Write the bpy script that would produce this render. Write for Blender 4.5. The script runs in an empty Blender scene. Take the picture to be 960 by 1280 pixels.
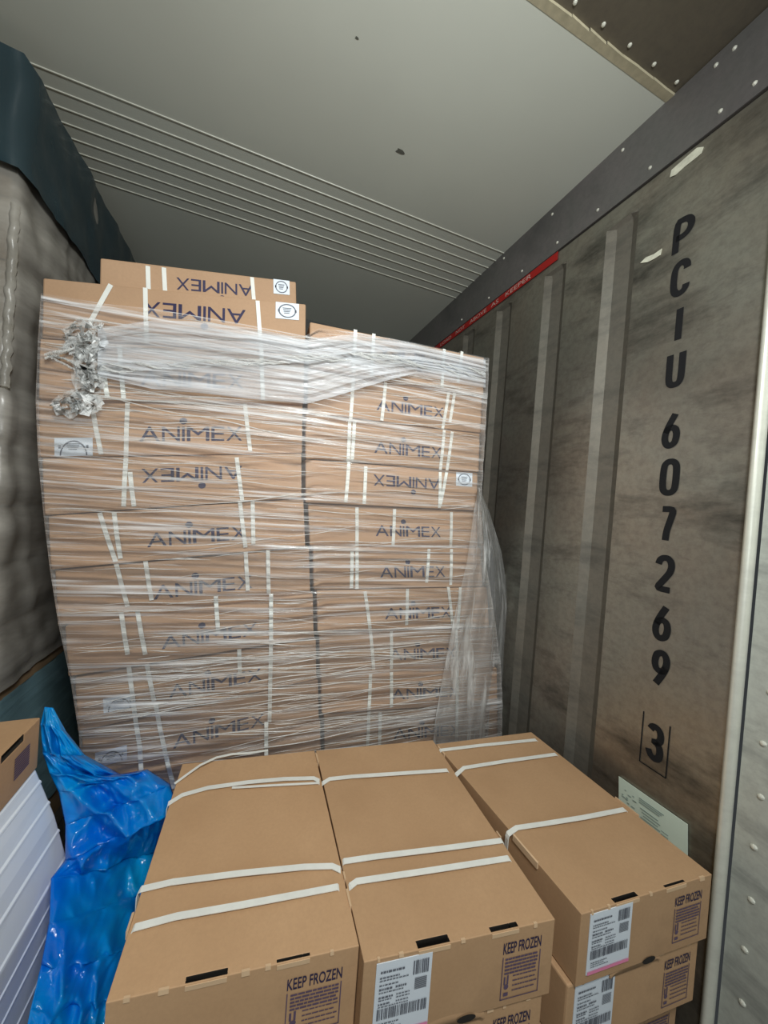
import bpy, bmesh, math, random
from mathutils import Vector, noise
import numpy as np
random.seed(7)
C = bpy.context.scene.collection
scn = bpy.context.scene

# ------------------------------------------------------------------ camera frame
# measured axes: X right (towards the right wall), Y into the container, Z up.
F = 428.0
def _axes(D=(322, 622), roll=3.9):
    d = np.array([D[0]-480, D[1]-640, F], float); d /= np.linalg.norm(d)
    r = math.radians(roll); v = np.array([-math.sin(r), math.cos(r), 0.0])
    v -= d*(v @ d); v /= np.linalg.norm(v)
    return np.cross(v, d), d, -v
AX, AY, AZ = _axes()
K = 0.86                  # measured units -> metres
ZF = -1.47                # floor level, measured units from the lens
def W(p):                 # measured units -> world metres (floor at z = 0)
    return Vector((p[0]*K, p[1]*K, (p[2]-ZF)*K))
def ray(px, py):
    r = np.array([px-480, py-640, F]); return np.array([r @ AX, r @ AY, r @ AZ])
def onz(px, py, z): r = ray(px, py); return r*(z/r[2])
def onx(px, py, x): r = ray(px, py); return r*(x/r[0])
def ony(px, py, y): r = ray(px, py); return r*(y/r[1])

cam_data = bpy.data.cameras.new('camera'); cam = bpy.data.objects.new('camera', cam_data); C.objects.link(cam)
cam_data.sensor_fit = 'HORIZONTAL'; cam_data.sensor_width = 36; cam_data.lens = 36*F/960
cam_data.clip_start = 0.02
from mathutils import Matrix
R = Matrix(((AX[0], -AX[1], -AX[2]), (AY[0], -AY[1], -AY[2]), (AZ[0], -AZ[1], -AZ[2])))
cam.matrix_world = Matrix.Translation(W((0, 0, 0))) @ R.to_4x4()
scn.camera = cam

# ------------------------------------------------------------------ light
scn.view_settings.view_transform = 'Standard'; scn.view_settings.look = 'None'
scn.view_settings.gamma = 1; scn.view_settings.use_curve_mapping = False
scn.view_settings.exposure = 0.32
world = bpy.data.worlds.new('world'); scn.world = world; world.use_nodes = True
world.node_tree.nodes['Background'].inputs[0].default_value = (0.86, 0.95, 1.0, 1)
world.node_tree.nodes['Background'].inputs[1].default_value = 0.03
def area(name, loc, target, sx, sy, power, col):
    l = bpy.data.lights.new(name, 'AREA'); l.shape = 'RECTANGLE'; l.size = sx; l.size_y = sy
    l.energy = power; l.color = col
    o = bpy.data.objects.new(name, l); C.objects.link(o); o.location = loc
    o.rotation_euler = (Vector(target)-Vector(loc)).to_track_quat('-Z', 'Y').to_euler()
    return o
# daylight of the loading dock through the open doors behind the camera, and an unseen lamp just above the camera
area('dock_daylight', (0.0, -1.9, 1.5), (0.1, 1.2, 1.2), 1.1, 1.1, 10, (0.90, 0.97, 1.0))
area('work_lamp', W((0.16, -0.25, 0.85)), W((0.15, 1.1, 0.1)), 0.40, 0.25, 17, (0.97, 1.0, 0.98))

# ------------------------------------------------------------------ materials
def nt(name):
    m = bpy.data.materials.new(name); m.use_nodes = True
    t = m.node_tree; t.nodes.clear()
    out = t.nodes.new('ShaderNodeOutputMaterial')
    return m, t, out
def N(t, kind, **kw):
    n = t.nodes.new(kind)
    for k, v in kw.items():
        if k.startswith('i_'):
            key = k[2:].replace('_', ' ')
            n.inputs[int(key) if key.isdigit() else key].default_value = v
        else: setattr(n, k, v)
    return n
def coords(t, scale, kind='Object', rot=(0, 0, 0)):
    tc = N(t, 'ShaderNodeTexCoord'); mp = N(t, 'ShaderNodeMapping')
    mp.inputs['Scale'].default_value = scale; mp.inputs['Rotation'].default_value = rot
    t.links.new(tc.outputs[kind], mp.inputs['Vector']); return mp.outputs[0]
def ramp(t, src, stops):
    r = N(t, 'ShaderNodeValToRGB'); e = r.color_ramp.elements
    while len(e) < len(stops): e.new(0.5)
    for k, (p, c) in enumerate(stops):
        e[k].position = p; e[k].color = c if len(c) == 4 else (*c, 1)
    t.links.new(src, r.inputs[0]); return r.outputs[0]
def noi(t, vec, scale, detail=4, rough=0.55, dist=0):
    n = N(t, 'ShaderNodeTexNoise'); n.inputs['Scale'].default_value = scale; n.inputs['Detail'].default_value = detail
    n.inputs['Roughness'].default_value = rough; n.inputs['Distortion'].default_value = dist
    t.links.new(vec, n.inputs['Vector']); return n.outputs[0]
def bump(t, h, strength, dist=0.002):
    b = N(t, 'ShaderNodeBump'); b.inputs['Strength'].default_value = strength; b.inputs['Distance'].default_value = dist
    t.links.new(h, b.inputs['Height']); return b.outputs[0]
def mixc(t, fac, a, b):
    m = N(t, 'ShaderNodeMix', data_type='RGBA')
    if isinstance(fac, float): m.inputs[0].default_value = fac
    else: t.links.new(fac, m.inputs[0])
    for s, k in ((a, 6), (b, 7)):
        if isinstance(s, tuple): m.inputs[k].default_value = (*s, 1)
        else: t.links.new(s, m.inputs[k])
    return m.outputs[2]
def principled(t, out, **kw):
    p = N(t, 'ShaderNodeBsdfPrincipled')
    for k, v in kw.items():
        k = k.replace('_', ' ')
        if hasattr(v, 'is_output'): t.links.new(v, p.inputs[k])
        else: p.inputs[k].default_value = (*v, 1) if isinstance(v, tuple) else v
    if out: t.links.new(p.outputs[0], out.inputs[0])
    return p

def cardboard(name, c, c2, seed=0):
    m, t, out = nt(name)
    v = coords(t, (1, 1, 1))
    n1 = noi(t, v, 7, 3); n2 = noi(t, v, 160, 3, 0.7)
    flute = noi(t, coords(t, (9, 220, 9)), 1.0, 1)
    col = mixc(t, ramp(t, n1, [(0.3, (0, 0, 0)), (0.75, (1, 1, 1))]), c, c2)
    col = mixc(t, ramp(t, n2, [(0.35, (0, 0, 0)), (0.9, (0.45, 0.45, 0.45))]), col, tuple(x*0.82 for x in c))
    st = noi(t, v, 3.2, 5, 0.6, 0.4)
    col = mixc(t, ramp(t, st, [(0.60, (0, 0, 0)), (0.74, (0.45, 0.45, 0.45))]), col, tuple(x*0.62 for x in c))
    oi = N(t, 'ShaderNodeObjectInfo')
    hv = N(t, 'ShaderNodeHueSaturation'); mr = N(t, 'ShaderNodeMapRange')
    mr.inputs[3].default_value = 0.92; mr.inputs[4].default_value = 1.07
    t.links.new(oi.outputs['Random'], mr.inputs[0]); t.links.new(mr.outputs[0], hv.inputs['Value']); t.links.new(col, hv.inputs['Color'])
    principled(t, out, Base_Color=hv.outputs[0], Roughness=0.72, Normal=bump(t, flute, 0.12, 0.001))
    return m
def plain(name, c, rough=0.5, metal=0.0, nscale=0, namt=0.15, trans=0):
    m, t, out = nt(name)
    v = coords(t, (1, 1, 1))
    col = mixc(t, noi(t, v, nscale or 25, 3), tuple(x*(1-namt) for x in c), tuple(min(1, x*(1+namt)) for x in c))
    principled(t, out, Base_Color=col, Roughness=rough, Metallic=metal)
    return m
def metal(name, c, dark, warm, rough=0.45, mt=0.55, streak=(0.6, 1.3, 4.0)):
    m, t, out = nt(name)
    v = coords(t, (1, 1, 1)); vs = coords(t, streak, rot=(0.16, 0, 0))
    a = noi(t, v, 2.6, 6, 0.65, 0.4); b = noi(t, vs, 1.7, 7, 0.66, 0.15); g = noi(t, v, 60, 4, 0.7)
    col = mixc(t, ramp(t, a, [(0.35, (0, 0, 0)), (0.65, (1, 1, 1))]), c, warm)
    col = mixc(t, ramp(t, b, [(0.50, (0, 0, 0)), (0.72, (0.8, 0.8, 0.8))]), col, dark)
    col = mixc(t, ramp(t, g, [(0.4, (0, 0, 0)), (0.8, (0.3, 0.3, 0.3))]), col, dark)
    rg = N(t, 'ShaderNodeMapRange'); rg.inputs[3].default_value = rough-0.1; rg.inputs[4].default_value = rough+0.18
    t.links.new(b, rg.inputs[0])
    principled(t, out, Base_Color=col, Roughness=rg.outputs[0], Metallic=mt, Normal=bump(t, noi(t, v, 3.5, 4), 0.35, 0.01))
    return m
def film(name, tint, base_alpha, streak_alpha, streak_scale, rough=0.14, rot=(0, 0, 0), bs=0.5, thresh=(0.5, 0.72), coat=0.5):
    m, t, out = nt(name)
    m.use_transparent_shadow = True if hasattr(m, 'use_transparent_shadow') else None
    v = coords(t, streak_scale, rot=rot)
    n = noi(t, v, 1.0, 5, 0.62, 0.25)
    wide = noi(t, coords(t, (2.2, 2.2, 4.5)), 1.0, 3)
    a = ramp(t, n, [(thresh[0], (0, 0, 0)), (thresh[1], (1, 1, 1))])
    mul = N(t, 'ShaderNodeMath', operation='MULTIPLY'); t.links.new(a, mul.inputs[0]); t.links.new(ramp(t, wide, [(0.38, (0.25,)*3), (0.62, (1,)*3)]), mul.inputs[1])
    mr = N(t, 'ShaderNodeMapRange'); mr.inputs[3].default_value = base_alpha; mr.inputs[4].default_value = streak_alpha
    t.links.new(mul.outputs[0], mr.inputs[0])
    fr = N(t, 'ShaderNodeFresnel'); fr.inputs[0].default_value = 1.45
    nb = bump(t, n, bs, 0.004); t.links.new(nb, fr.inputs['Normal'])
    add = N(t, 'ShaderNodeMath', operation='ADD', use_clamp=True); t.links.new(mr.outputs[0], add.inputs[0])
    fm = N(t, 'ShaderNodeMath', operation='MULTIPLY'); fm.inputs[1].default_value = coat; t.links.new(fr.outputs[0], fm.inputs[0]); t.links.new(fm.outputs[0], add.inputs[1])
    tr = N(t, 'ShaderNodeBsdfTransparent'); tr.inputs[0].default_value = (*[min(1, 0.75+0.25*x) if min(tint) > 0.6 else x for x in tint], 1)
    p = principled(t, None, Base_Color=tuple(tint), Roughness=rough, Normal=nb); p.inputs['Specular IOR Level'].default_value = 0.8
    tl = N(t, 'ShaderNodeBsdfTranslucent'); tl.inputs[0].default_value = (*tint, 1)
    pm = N(t, 'ShaderNodeMixShader'); pm.inputs[0].default_value = 0.12; t.links.new(p.outputs[0], pm.inputs[1]); t.links.new(tl.outputs[0], pm.inputs[2])
    mx = N(t, 'ShaderNodeMixShader'); t.links.new(add.outputs[0], mx.inputs[0]); t.links.new(tr.outputs[0], mx.inputs[1]); t.links.new(pm.outputs[0], mx.inputs[2])
    t.links.new(mx.outputs[0], out.inputs[0])
    return m

M = dict(
    card=cardboard('brown_cardboard', (0.47, 0.285, 0.150), (0.53, 0.33, 0.18)),
    card2=cardboard('stack_cardboard', (0.45, 0.28, 0.165), (0.49, 0.31, 0.185)),
    card3=cardboard('dull_cardboard', (0.33, 0.24, 0.16), (0.40, 0.31, 0.22)),
    hole=plain('hole_shade_and_seam', (0.012, 0.009, 0.006), 0.9),  # near-black paints in the shade inside carton holes; also colours the wall seam
    tear=plain('torn_card_edge', (0.62, 0.43, 0.26), 0.85),
    strap=plain('white_strap', (0.78, 0.79, 0.74), 0.38),
    ink=plain('navy_ink', (0.022, 0.018, 0.062), 0.6, nscale=60, namt=0.4),
    violet=plain('violet_ink', (0.11, 0.075, 0.13), 0.65, nscale=60, namt=0.3),
    paper=plain('white_label_paper', (0.72, 0.78, 0.84), 0.45, namt=0.04),
    print_=plain('grey_label_print', (0.13, 0.14, 0.17), 0.6),
    pink=plain('pink_label_strip', (0.80, 0.25, 0.42), 0.5),
    black=plain('black_paint', (0.004, 0.004, 0.005), 0.95),
    wall=metal('stained_aluminium', (0.43, 0.425, 0.37), (0.028, 0.030, 0.028), (0.42, 0.375, 0.315), mt=0.88, rough=0.38),
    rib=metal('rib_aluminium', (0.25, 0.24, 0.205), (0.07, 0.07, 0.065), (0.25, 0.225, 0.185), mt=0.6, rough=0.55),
    cove=metal('cove_steel', (0.20, 0.20, 0.19), (0.09, 0.09, 0.09), (0.24, 0.22, 0.22), streak=(1, 1, 1)),
    post=metal('bright_steel_panel', (0.62, 0.66, 0.60), (0.16, 0.16, 0.16), (0.58, 0.61, 0.55), mt=0.3, streak=(0.5, 1, 6)),
    edge=metal('polished_edge', (0.80, 0.80, 0.70), (0.55, 0.55, 0.48), (0.75, 0.75, 0.65), rough=0.35, mt=0.3),
    ceil=plain('grey_white_ceiling', (0.64, 0.66, 0.585), 0.5, nscale=2.2, namt=0.07),
    ceilrib=plain('ceiling_bead', (0.62, 0.62, 0.54), 0.4),
    header=metal('brown_header', (0.135, 0.115, 0.085), (0.06, 0.055, 0.05), (0.15, 0.13, 0.095), mt=0.2, streak=(1, 1, 1)),
    cream=plain('aged_cream_sealant', (0.50, 0.45, 0.31), 0.7, nscale=40, namt=0.35),
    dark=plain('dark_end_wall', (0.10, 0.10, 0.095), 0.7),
    floor=metal('floor_aluminium', (0.20, 0.20, 0.19), (0.06, 0.06, 0.06), (0.2, 0.18, 0.15)),
    wood=plain('pallet_wood', (0.30, 0.20, 0.11), 0.8, nscale=14, namt=0.4),
    red=plain('red_tape', (0.38, 0.010, 0.008), 0.45),
    redtext=plain('pale_tape_lettering', (0.62, 0.45, 0.40), 0.6),
    tape=plain('old_tape_residue', (0.62, 0.62, 0.50), 0.8, nscale=70, namt=0.4),
    notice=plain('pale_green_paper', (0.66, 0.76, 0.64), 0.5, namt=0.05),
    noticeprint=plain('notice_print', (0.30, 0.38, 0.36), 0.7),
    white=plain('white_plastic', (0.80, 0.85, 0.92), 0.4, nscale=6, namt=0.08),
    smudge=plain('ceiling_smudge', (0.12, 0.12, 0.10), 0.8),
)
M['film'] = film('clear_stretch_film', (0.95, 0.96, 0.97), 0.05, 0.95, (2.2, 2.2, 95.0), rough=0.09, rot=(0, 0.03, 0), thresh=(0.50, 0.70), bs=0.8, coat=1.0)
M['fold'] = film('stretch_film_fold', (0.95, 0.95, 0.93), 0.16, 0.75, (14, 14, 14), rough=0.2, thresh=(0.4, 0.62))
M['band'] = film('doubled_film_with_glare', (0.93, 0.96, 1.0), 0.24, 0.95, (1.8, 1.8, 70.0), rot=(0, -0.09, 0), thresh=(0.42, 0.64), bs=0.9, coat=1.0)  # doubled film, its bluish white raised to paint in reflected glare
M['knot'] = film('bunched_stretch_film', (0.95, 0.96, 0.95), 0.10, 0.7, (40, 40, 14), rough=0.1, thresh=(0.42, 0.6), coat=1.0)
M['hang'] = film('loose_stretch_film', (0.95, 0.96, 0.95), 0.16, 0.75, (26, 26, 4.5), rot=(0, 0.35, 0), thresh=(0.48, 0.66))
M['haze'] = film('cloudy_stretch_film', (0.60, 0.57, 0.51), 0.30, 0.85, (4, 2.5, 9), rough=0.3, thresh=(0.35, 0.7))
M['teal'] = film('teal_stretch_film', (0.36, 0.60, 0.68), 0.6, 0.95, (10, 3, 40), rough=0.22, rot=(0.5, 0, 0))
M['cap'] = film('dark_blue_cover_film', (0.025, 0.050, 0.062), 0.82, 0.97, (5, 5, 5), rough=0.25)

def blue_bag():
    m, t, out = nt('blue_polythene')
    v = coords(t, (1, 1, 1)); n = noi(t, v, 5, 3); f = noi(t, v, 22, 5, 0.6, 1.0)
    col = mixc(t, ramp(t, n, [(0.35, (0, 0, 0)), (0.65, (1, 1, 1))]), (0.0, 0.24, 0.88), (0.005, 0.56, 0.98))
    nb = bump(t, f, 0.3, 0.006)
    p = principled(t, None, Base_Color=col, Roughness=0.12, Normal=nb); p.inputs['Coat Weight'].default_value = 0.5; p.inputs['Coat Roughness'].default_value = 0.08
    tl = N(t, 'ShaderNodeBsdfTranslucent'); t.links.new(col, tl.inputs[0])
    tr = N(t, 'ShaderNodeBsdfTransparent'); tr.inputs[0].default_value = (0.25, 0.62, 0.95, 1)
    a = N(t, 'ShaderNodeMixShader'); a.inputs[0].default_value = 0.35; t.links.new(p.outputs[0], a.inputs[1]); t.links.new(tl.outputs[0], a.inputs[2])
    b = N(t, 'ShaderNodeMixShader'); b.inputs[0].default_value = 0.12; t.links.new(a.outputs[0], b.inputs[1]); t.links.new(tr.outputs[0], b.inputs[2])
    t.links.new(b.outputs[0], out.inputs[0]); return m
M['blue'] = blue_bag()

# ------------------------------------------------------------------ builders
def tag(o, label=None, cat=None, group=None, kind=None):
    if label: o['label'] = label
    if cat: o['category'] = cat
    if group: o['group'] = group
    if kind: o['kind'] = kind
    return o
WLOC = {}
def empty(name, p, label=None, cat=None, group=None, kind=None):
    o = bpy.data.objects.new(name, None); C.objects.link(o); o.location = W(p); o.empty_display_size = 0.05
    WLOC[o.name] = W(p); return tag(o, label, cat, group, kind)
def mk(name, verts, faces, mat, parent=None, bevel=0, smooth=False, mats=None, fmi=None, seg=2, **tg):
    """verts in measured units -> one mesh object; origin at the middle of its base"""
    V = [W(v) for v in verts]
    lo = Vector((min(v.x for v in V), min(v.y for v in V), min(v.z for v in V)))
    hi = Vector((max(v.x for v in V), max(v.y for v in V), max(v.z for v in V)))
    org = Vector(((lo.x+hi.x)/2, (lo.y+hi.y)/2, lo.z))
    me = bpy.data.meshes.new(name)
    me.from_pydata([v-org for v in V], [], faces)
    for mm in (mats or [mat]): me.materials.append(mm)
    if fmi: me.polygons.foreach_set('material_index', fmi)
    if smooth: me.polygons.foreach_set('use_smooth', [True]*len(me.polygons))
    bm = bmesh.new(); bm.from_mesh(me); bmesh.ops.recalc_face_normals(bm, faces=bm.faces)
    bm.to_mesh(me); bm.free(); me.update()
    o = bpy.data.objects.new(name, me); C.objects.link(o)
    if parent: o.parent = parent; o.location = org-WLOC[parent.name]
    else: o.location = org
    WLOC[o.name] = org
    if bevel:
        b = o.modifiers.new('bevel', 'BEVEL'); b.width = bevel; b.segments = seg; b.limit_method = 'ANGLE'; b.angle_limit = 0.7
        b.harden_normals = False
    return tag(o, **tg)
BOXF = [(0, 1, 2, 3), (4, 7, 6, 5), (0, 4, 5, 1), (1, 5, 6, 2), (2, 6, 7, 3), (3, 7, 4, 0)]
def boxv(x0, x1, y0, y1, z0, z1):
    return [(x0, y0, z0), (x1, y0, z0), (x1, y0, z1), (x0, y0, z1), (x0, y1, z0), (x1, y1, z0), (x1, y1, z1), (x0, y1, z1)]
def box(name, x0, x1, y0, y1, z0, z1, mat, parent=None, **k):
    return mk(name, boxv(x0, x1, y0, y1, z0, z1), BOXF, mat, parent, **k)
class Bag:           # collects geometry for one joined mesh
    def __init__(s): s.v = []; s.f = []
    def add(s, v, f): n = len(s.v); s.v += [tuple(q) for q in v]; s.f += [tuple(i+n for i in q) for q in f]
    def box(s, *a): s.add(boxv(*a), BOXF)
    def build(s, name, mat, parent=None, **k): return mk(name, s.v, s.f, mat, parent, **k)
def ribbon(pts, side, w, n, th):
    """band along pts; side = width direction(s), n = outward normal(s)"""
    B = Bag(); v = []
    for i, p in enumerate(pts):
        p = np.array(p, float); s = np.array(side[i] if isinstance(side, list) else side, float)*w/2
        q = np.array(n[i] if isinstance(n, list) else n, float)*th
        v += [p-s, p+s, p+s+q, p-s+q]
    f = []
    for i in range(len(pts)-1):
        a = 4*i; b = a+4
        for j in range(4): f.append((a+j, a+(j+1) % 4, b+(j+1) % 4, b+j))
    f += [(0, 3, 2, 1), (len(v)-4, len(v)-3, len(v)-2, len(v)-1)]
    B.add(v, f); return B
def unit(v): v = np.array(v, float); return v/np.linalg.norm(v)
def tube(B, pts, rad, n=6):
    P = [np.array(p, float) for p in pts]; v = []
    for i, p in enumerate(P):
        d = unit(P[min(i+1, len(P)-1)]-P[max(i-1, 0)]); a = unit(np.cross(d, (0.1, 0.2, 1))); b = np.cross(d, a)
        r = rad[i] if hasattr(rad, '__len__') else rad
        for k in range(n):
            t = 2*math.pi*k/n; v.append(p+r*(a*math.cos(t)+b*math.sin(t)))
    f = [(i*n+k, i*n+(k+1) % n, (i+1)*n+(k+1) % n, (i+1)*n+k) for i in range(len(P)-1) for k in range(n)]
    B.add(v, f)

_fc = {}
def text_geo(s, bold=0.0):
    """outline of a word as a flat mesh, normalised to 0..1 x 0..1"""
    if (s, bold) in _fc: return _fc[(s, bold)]
    cu = bpy.data.curves.new('t', 'FONT'); cu.body = s; cu.size = 1; cu.offset = bold; cu.resolution_u = 3
    o = bpy.data.objects.new('t', cu); C.objects.link(o)
    dg = bpy.context.evaluated_depsgraph_get(); me = bpy.data.meshes.new_from_object(o.evaluated_get(dg))
    v = [tuple(q.co) for q in me.vertices]; f = [tuple(p.vertices) for p in me.polygons]
    bpy.data.objects.remove(o); bpy.data.curves.remove(cu); bpy.data.meshes.remove(me)
    x0 = min(p[0] for p in v); x1 = max(p[0] for p in v); y0 = min(p[1] for p in v); y1 = max(p[1] for p in v)
    _fc[(s, bold)] = ([((p[0]-x0)/(x1-x0), (p[1]-y0)/(y1-y0)) for p in v], f)
    return _fc[(s, bold)]
class Decal:         # flat print laid on a face given by its four corners
    def __init__(s, BL, BR, TR, TL, off=0.0012):
        s.c = [np.array(q, float) for q in (BL, BR, TR, TL)]
        s.n = unit(np.cross(s.c[1]-s.c[0], s.c[3]-s.c[0])); s.off = off
    def at(s, u, v, k=1.0):
        a, b, c, d = s.c
        return (a*(1-u)+b*u)*(1-v)+(d*(1-u)+c*u)*v+s.n*s.off*k
    def rect(s, B, u0, u1, v0, v1, k=1.0):
        B.add([s.at(u0, v0, k), s.at(u1, v0, k), s.at(u1, v1, k), s.at(u0, v1, k)], [(0, 1, 2, 3)])
    def text(s, B, word, u0, u1, v0, v1, inv=False, k=1.0, bold=0.0):
        vs, fs = text_geo(word, bold)
        P = []
        for (x, y) in vs:
            if inv: x, y = 1-x, 1-y
            P.append(s.at(u0+(u1-u0)*x, v0+(v1-v0)*y, k))
        B.add(P, fs)
    def ring(s, B, u, v, ru, rv, w, n=26, a0=0, a1=2*math.pi, k=1.0):
        P = []
        for i in range(n+1):
            t = a0+(a1-a0)*i/n
            for q in (1-w, 1.0): P.append(s.at(u+ru*q*math.cos(t), v+rv*q*math.sin(t), k))
        B.add(P, [(2*i, 2*i+1, 2*i+3, 2*i+2) for i in range(n)])
    def disc(s, B, u, v, ru, rv, n=16, k=1.0):
        B.add([s.at(u+ru*math.cos(2*math.pi*i/n), v+rv*math.sin(2*math.pi*i/n), k) for i in range(n)], [tuple(range(n))])

# ------------------------------------------------------------------ the container
YB = 2.66; ZC = 1.36; ZS = 1.145
def wx(y): return 1.178-0.038*y
def wall_pt(px, py, off=0.0):
    x = 1.14
    for _ in range(4): p = onx(px, py, x); x = wx(p[1])-off
    return onx(px, py, x)
floor = box('floor', -1.56, 1.25, -1.3, YB, ZF-0.05, ZF, M['floor'], kind='structure')
fb = Bag()
for i in range(46):
    x = -1.52+i*0.06; fb.box(x, x+0.03, -1.3, YB, ZF, ZF+0.012)
fb.build('floor_rail', M['floor'], floor, kind='stuff')
def slab_wall(name, y0, y1, z0, z1, mat, parent=None, off=0.0, th=0.03, **k):
    v = [(wx(y0)-off, y0, z0), (wx(y0)+th, y0, z0), (wx(y0)+th, y0, z1), (wx(y0)-off, y0, z1),
         (wx(y1)-off, y1, z0), (wx(y1)+th, y1, z0), (wx(y1)+th, y1, z1), (wx(y1)-off, y1, z1)]
    return mk(name, v, BOXF, mat, parent, **k)
YC = [0.885, 1.165, 1.475, 1.77, 2.06, 2.34, 2.58]; ZG = 1.075
V = []; Fc = []; ye = [0.49]
for yc in YC: ye += [yc-.056, yc+.056]
ye.append(YB)
for k in range(0, len(ye), 2):                     # flat sheet between the pressed grooves
    a, b = ye[k], ye[k+1]; n0 = len(V)
    V += [(wx(a), a, ZF), (wx(b), b, ZF), (wx(b), b, ZG), (wx(a), a, ZG)]; Fc.append((n0, n0+1, n0+2, n0+3))
n0 = len(V); V += [(wx(.49), .49, ZG), (wx(YB), YB, ZG), (wx(YB), YB, ZS+.02), (wx(.49), .49, ZS+.02)]; Fc.append((n0, n0+1, n0+2, n0+3))
n0 = len(V); V += [(wx(y)+.05, y, z) for y, z in ((.49, ZF), (YB, ZF), (YB, ZS+.02), (.49, ZS+.02))]; Fc.append((n0, n0+1, n0+2, n0+3))
wall = mk('wall_right', V, Fc, M['wall'], kind='structure')
slab_wall('cove_panel', -1.3, YB, ZS, ZC, M['cove'], wall, off=0.006)
slab_wall('seam_groove', 0.49, YB, ZS-0.006, ZS, M['hole'], wall, off=0.002)
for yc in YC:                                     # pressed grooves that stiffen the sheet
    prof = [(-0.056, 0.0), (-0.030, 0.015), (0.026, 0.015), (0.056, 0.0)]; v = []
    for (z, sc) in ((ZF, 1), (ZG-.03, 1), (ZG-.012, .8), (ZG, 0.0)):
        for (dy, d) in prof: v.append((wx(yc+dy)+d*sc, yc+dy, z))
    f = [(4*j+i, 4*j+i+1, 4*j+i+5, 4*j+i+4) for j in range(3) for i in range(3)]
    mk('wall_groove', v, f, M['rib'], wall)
# rivets on cove and corner post
def rivets(name, pts, nrm, mat, parent, r=0.006):
    B = Bag()
    for p in pts:
        p = np.array(p, float); n = unit(nrm); a = unit(np.cross(n, (0, 0.3, 1))); b = np.cross(n, a); v = []
        for (q, h) in ((1, 0), (0.75, 0.5), (0.3, 0.75)):
            for i in range(8):
                t = math.pi*i/4; v.append(p+r*q*(a*math.cos(t)+b*math.sin(t))+n*r*h)
        B.add(v, [(8*j+i, 8*j+(i+1) % 8, 8*j+8+(i+1) % 8, 8*j+8+i) for j in range(2) for i in range(8)]+[tuple(range(16, 24))])
    return B.build(name, mat, parent, kind='stuff')
rivets('cove_rivet', [(wx(y)-0.006, y, ZS+0.035) for y in (0.42, 0.55, 0.62, 0.80, 0.98, 1.16, 1.36, 1.6, 1.85)] +
       [(wx(y)-0.006, y, ZC-0.03) for y in (0.6, 0.64, 0.9, 1.2, 1.5)], (-1, 0, 0), M['edge'], wall)
# half-round bright edge and riveted door-side panel nearer the camera
trim = []
v = []; n = 8
for (z, sh) in ((ZF, 0), (ZS-0.005, 0.0)):
    for i in range(n+1):
        t = math.pi*i/n; y = 0.482+0.012*math.cos(t); v.append((wx(y)-0.022*math.sin(t), y, z))
mk('trim_1', v, [(i, i+1, n+2+i, n+1+i) for i in range(n)], M['edge'], smooth=True, kind='structure')
post = slab_wall('wall_right_panel', -1.3, 0.464, ZF, ZS, M['post'], kind='structure', off=0.0)
post.name = 'wall_right.001'
WLOC[post.name] = WLOC.get('wall_right_panel', post.location)
rivets('panel_rivet', [(wx(0.425), 0.425+0.004*(i % 2), ZF+0.1+i*0.125) for i in range(20)], (-1, 0, 0), M['edge'], post, 0.007)
box('wall_left', -1.62, -1.56, -1.3, YB, ZF, ZC, M['wall'], kind='structure')
box('wall_back', -1.6, 1.2, YB, YB+0.04, ZF, ZC+0.04, M['dark'], kind='structure')
ceil = box('ceiling', -1.56, 1.19, 0.765, YB, ZC, ZC+0.04, M['ceil'], kind='structure')
for i in range(8):
    y = 1.504+i*(1.937-1.504)/7
    ts = [-0.0035, -0.002, 0.002, 0.0035]; hs = [0, 0.0022, 0.0022, 0]
    v = [(x, y+a, ZC-h-0.0003) for x in (-1.55, wx(y)-0.005) for a, h in zip(ts, hs)]
    mk('ceiling_bead', v, [(j, j+1, j+5, j+4) for j in range(3)], M['ceilrib'], ceil)
head = box('ceiling_header', -1.56, 1.19, -1.3, 0.745, ZC+0.004, ZC+0.04, M['header'], kind='structure')
head.name = 'ceiling.001'; WLOC['ceiling.001'] = WLOC['ceiling_header']
sb = Bag()
for i in range(40):
    x0 = -1.5+i*0.067; j = random.uniform(-0.002, 0.002)
    sb.add([(x0, 0.744+j, ZC-0.004), (x0+0.067, 0.744-j, ZC-0.004), (x0+0.067, 0.768, ZC-0.001), (x0, 0.768, ZC-0.001),
            (x0, 0.744+j, ZC+0.01), (x0+0.067, 0.744-j, ZC+0.01)], [(0, 1, 2, 3), (0, 4, 5, 1)])
sb.build('trim_2', M['cream'], kind='structure')
rivets('header_rivet', [(1.12-0.105*i, 0.725, ZC+0.004) for i in range(22)], (0, 0, -1), M['edge'], head, 0.006)
def blob(name, c, ru, rv, mat, parent, z):
    B = Bag(); v = [(c[0]+ru*math.cos(t)*(1+0.3*math.sin(3*t+1)), c[1]+rv*math.sin(t)*(1+0.25*math.cos(2*t)), z) for t in [i*math.pi/9 for i in range(18)]]
    B.add(v, [tuple(range(18))]); return B.build(name, mat, parent)
c0 = onz(500, 189, ZC); blob('smudge', c0, 0.016, 0.011, M['smudge'], ceil, ZC-0.0008)
c0 = onz(446, 47, ZC); blob('smudge', c0, 0.005, 0.004, M['smudge'], ceil, ZC-0.0008)

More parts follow.
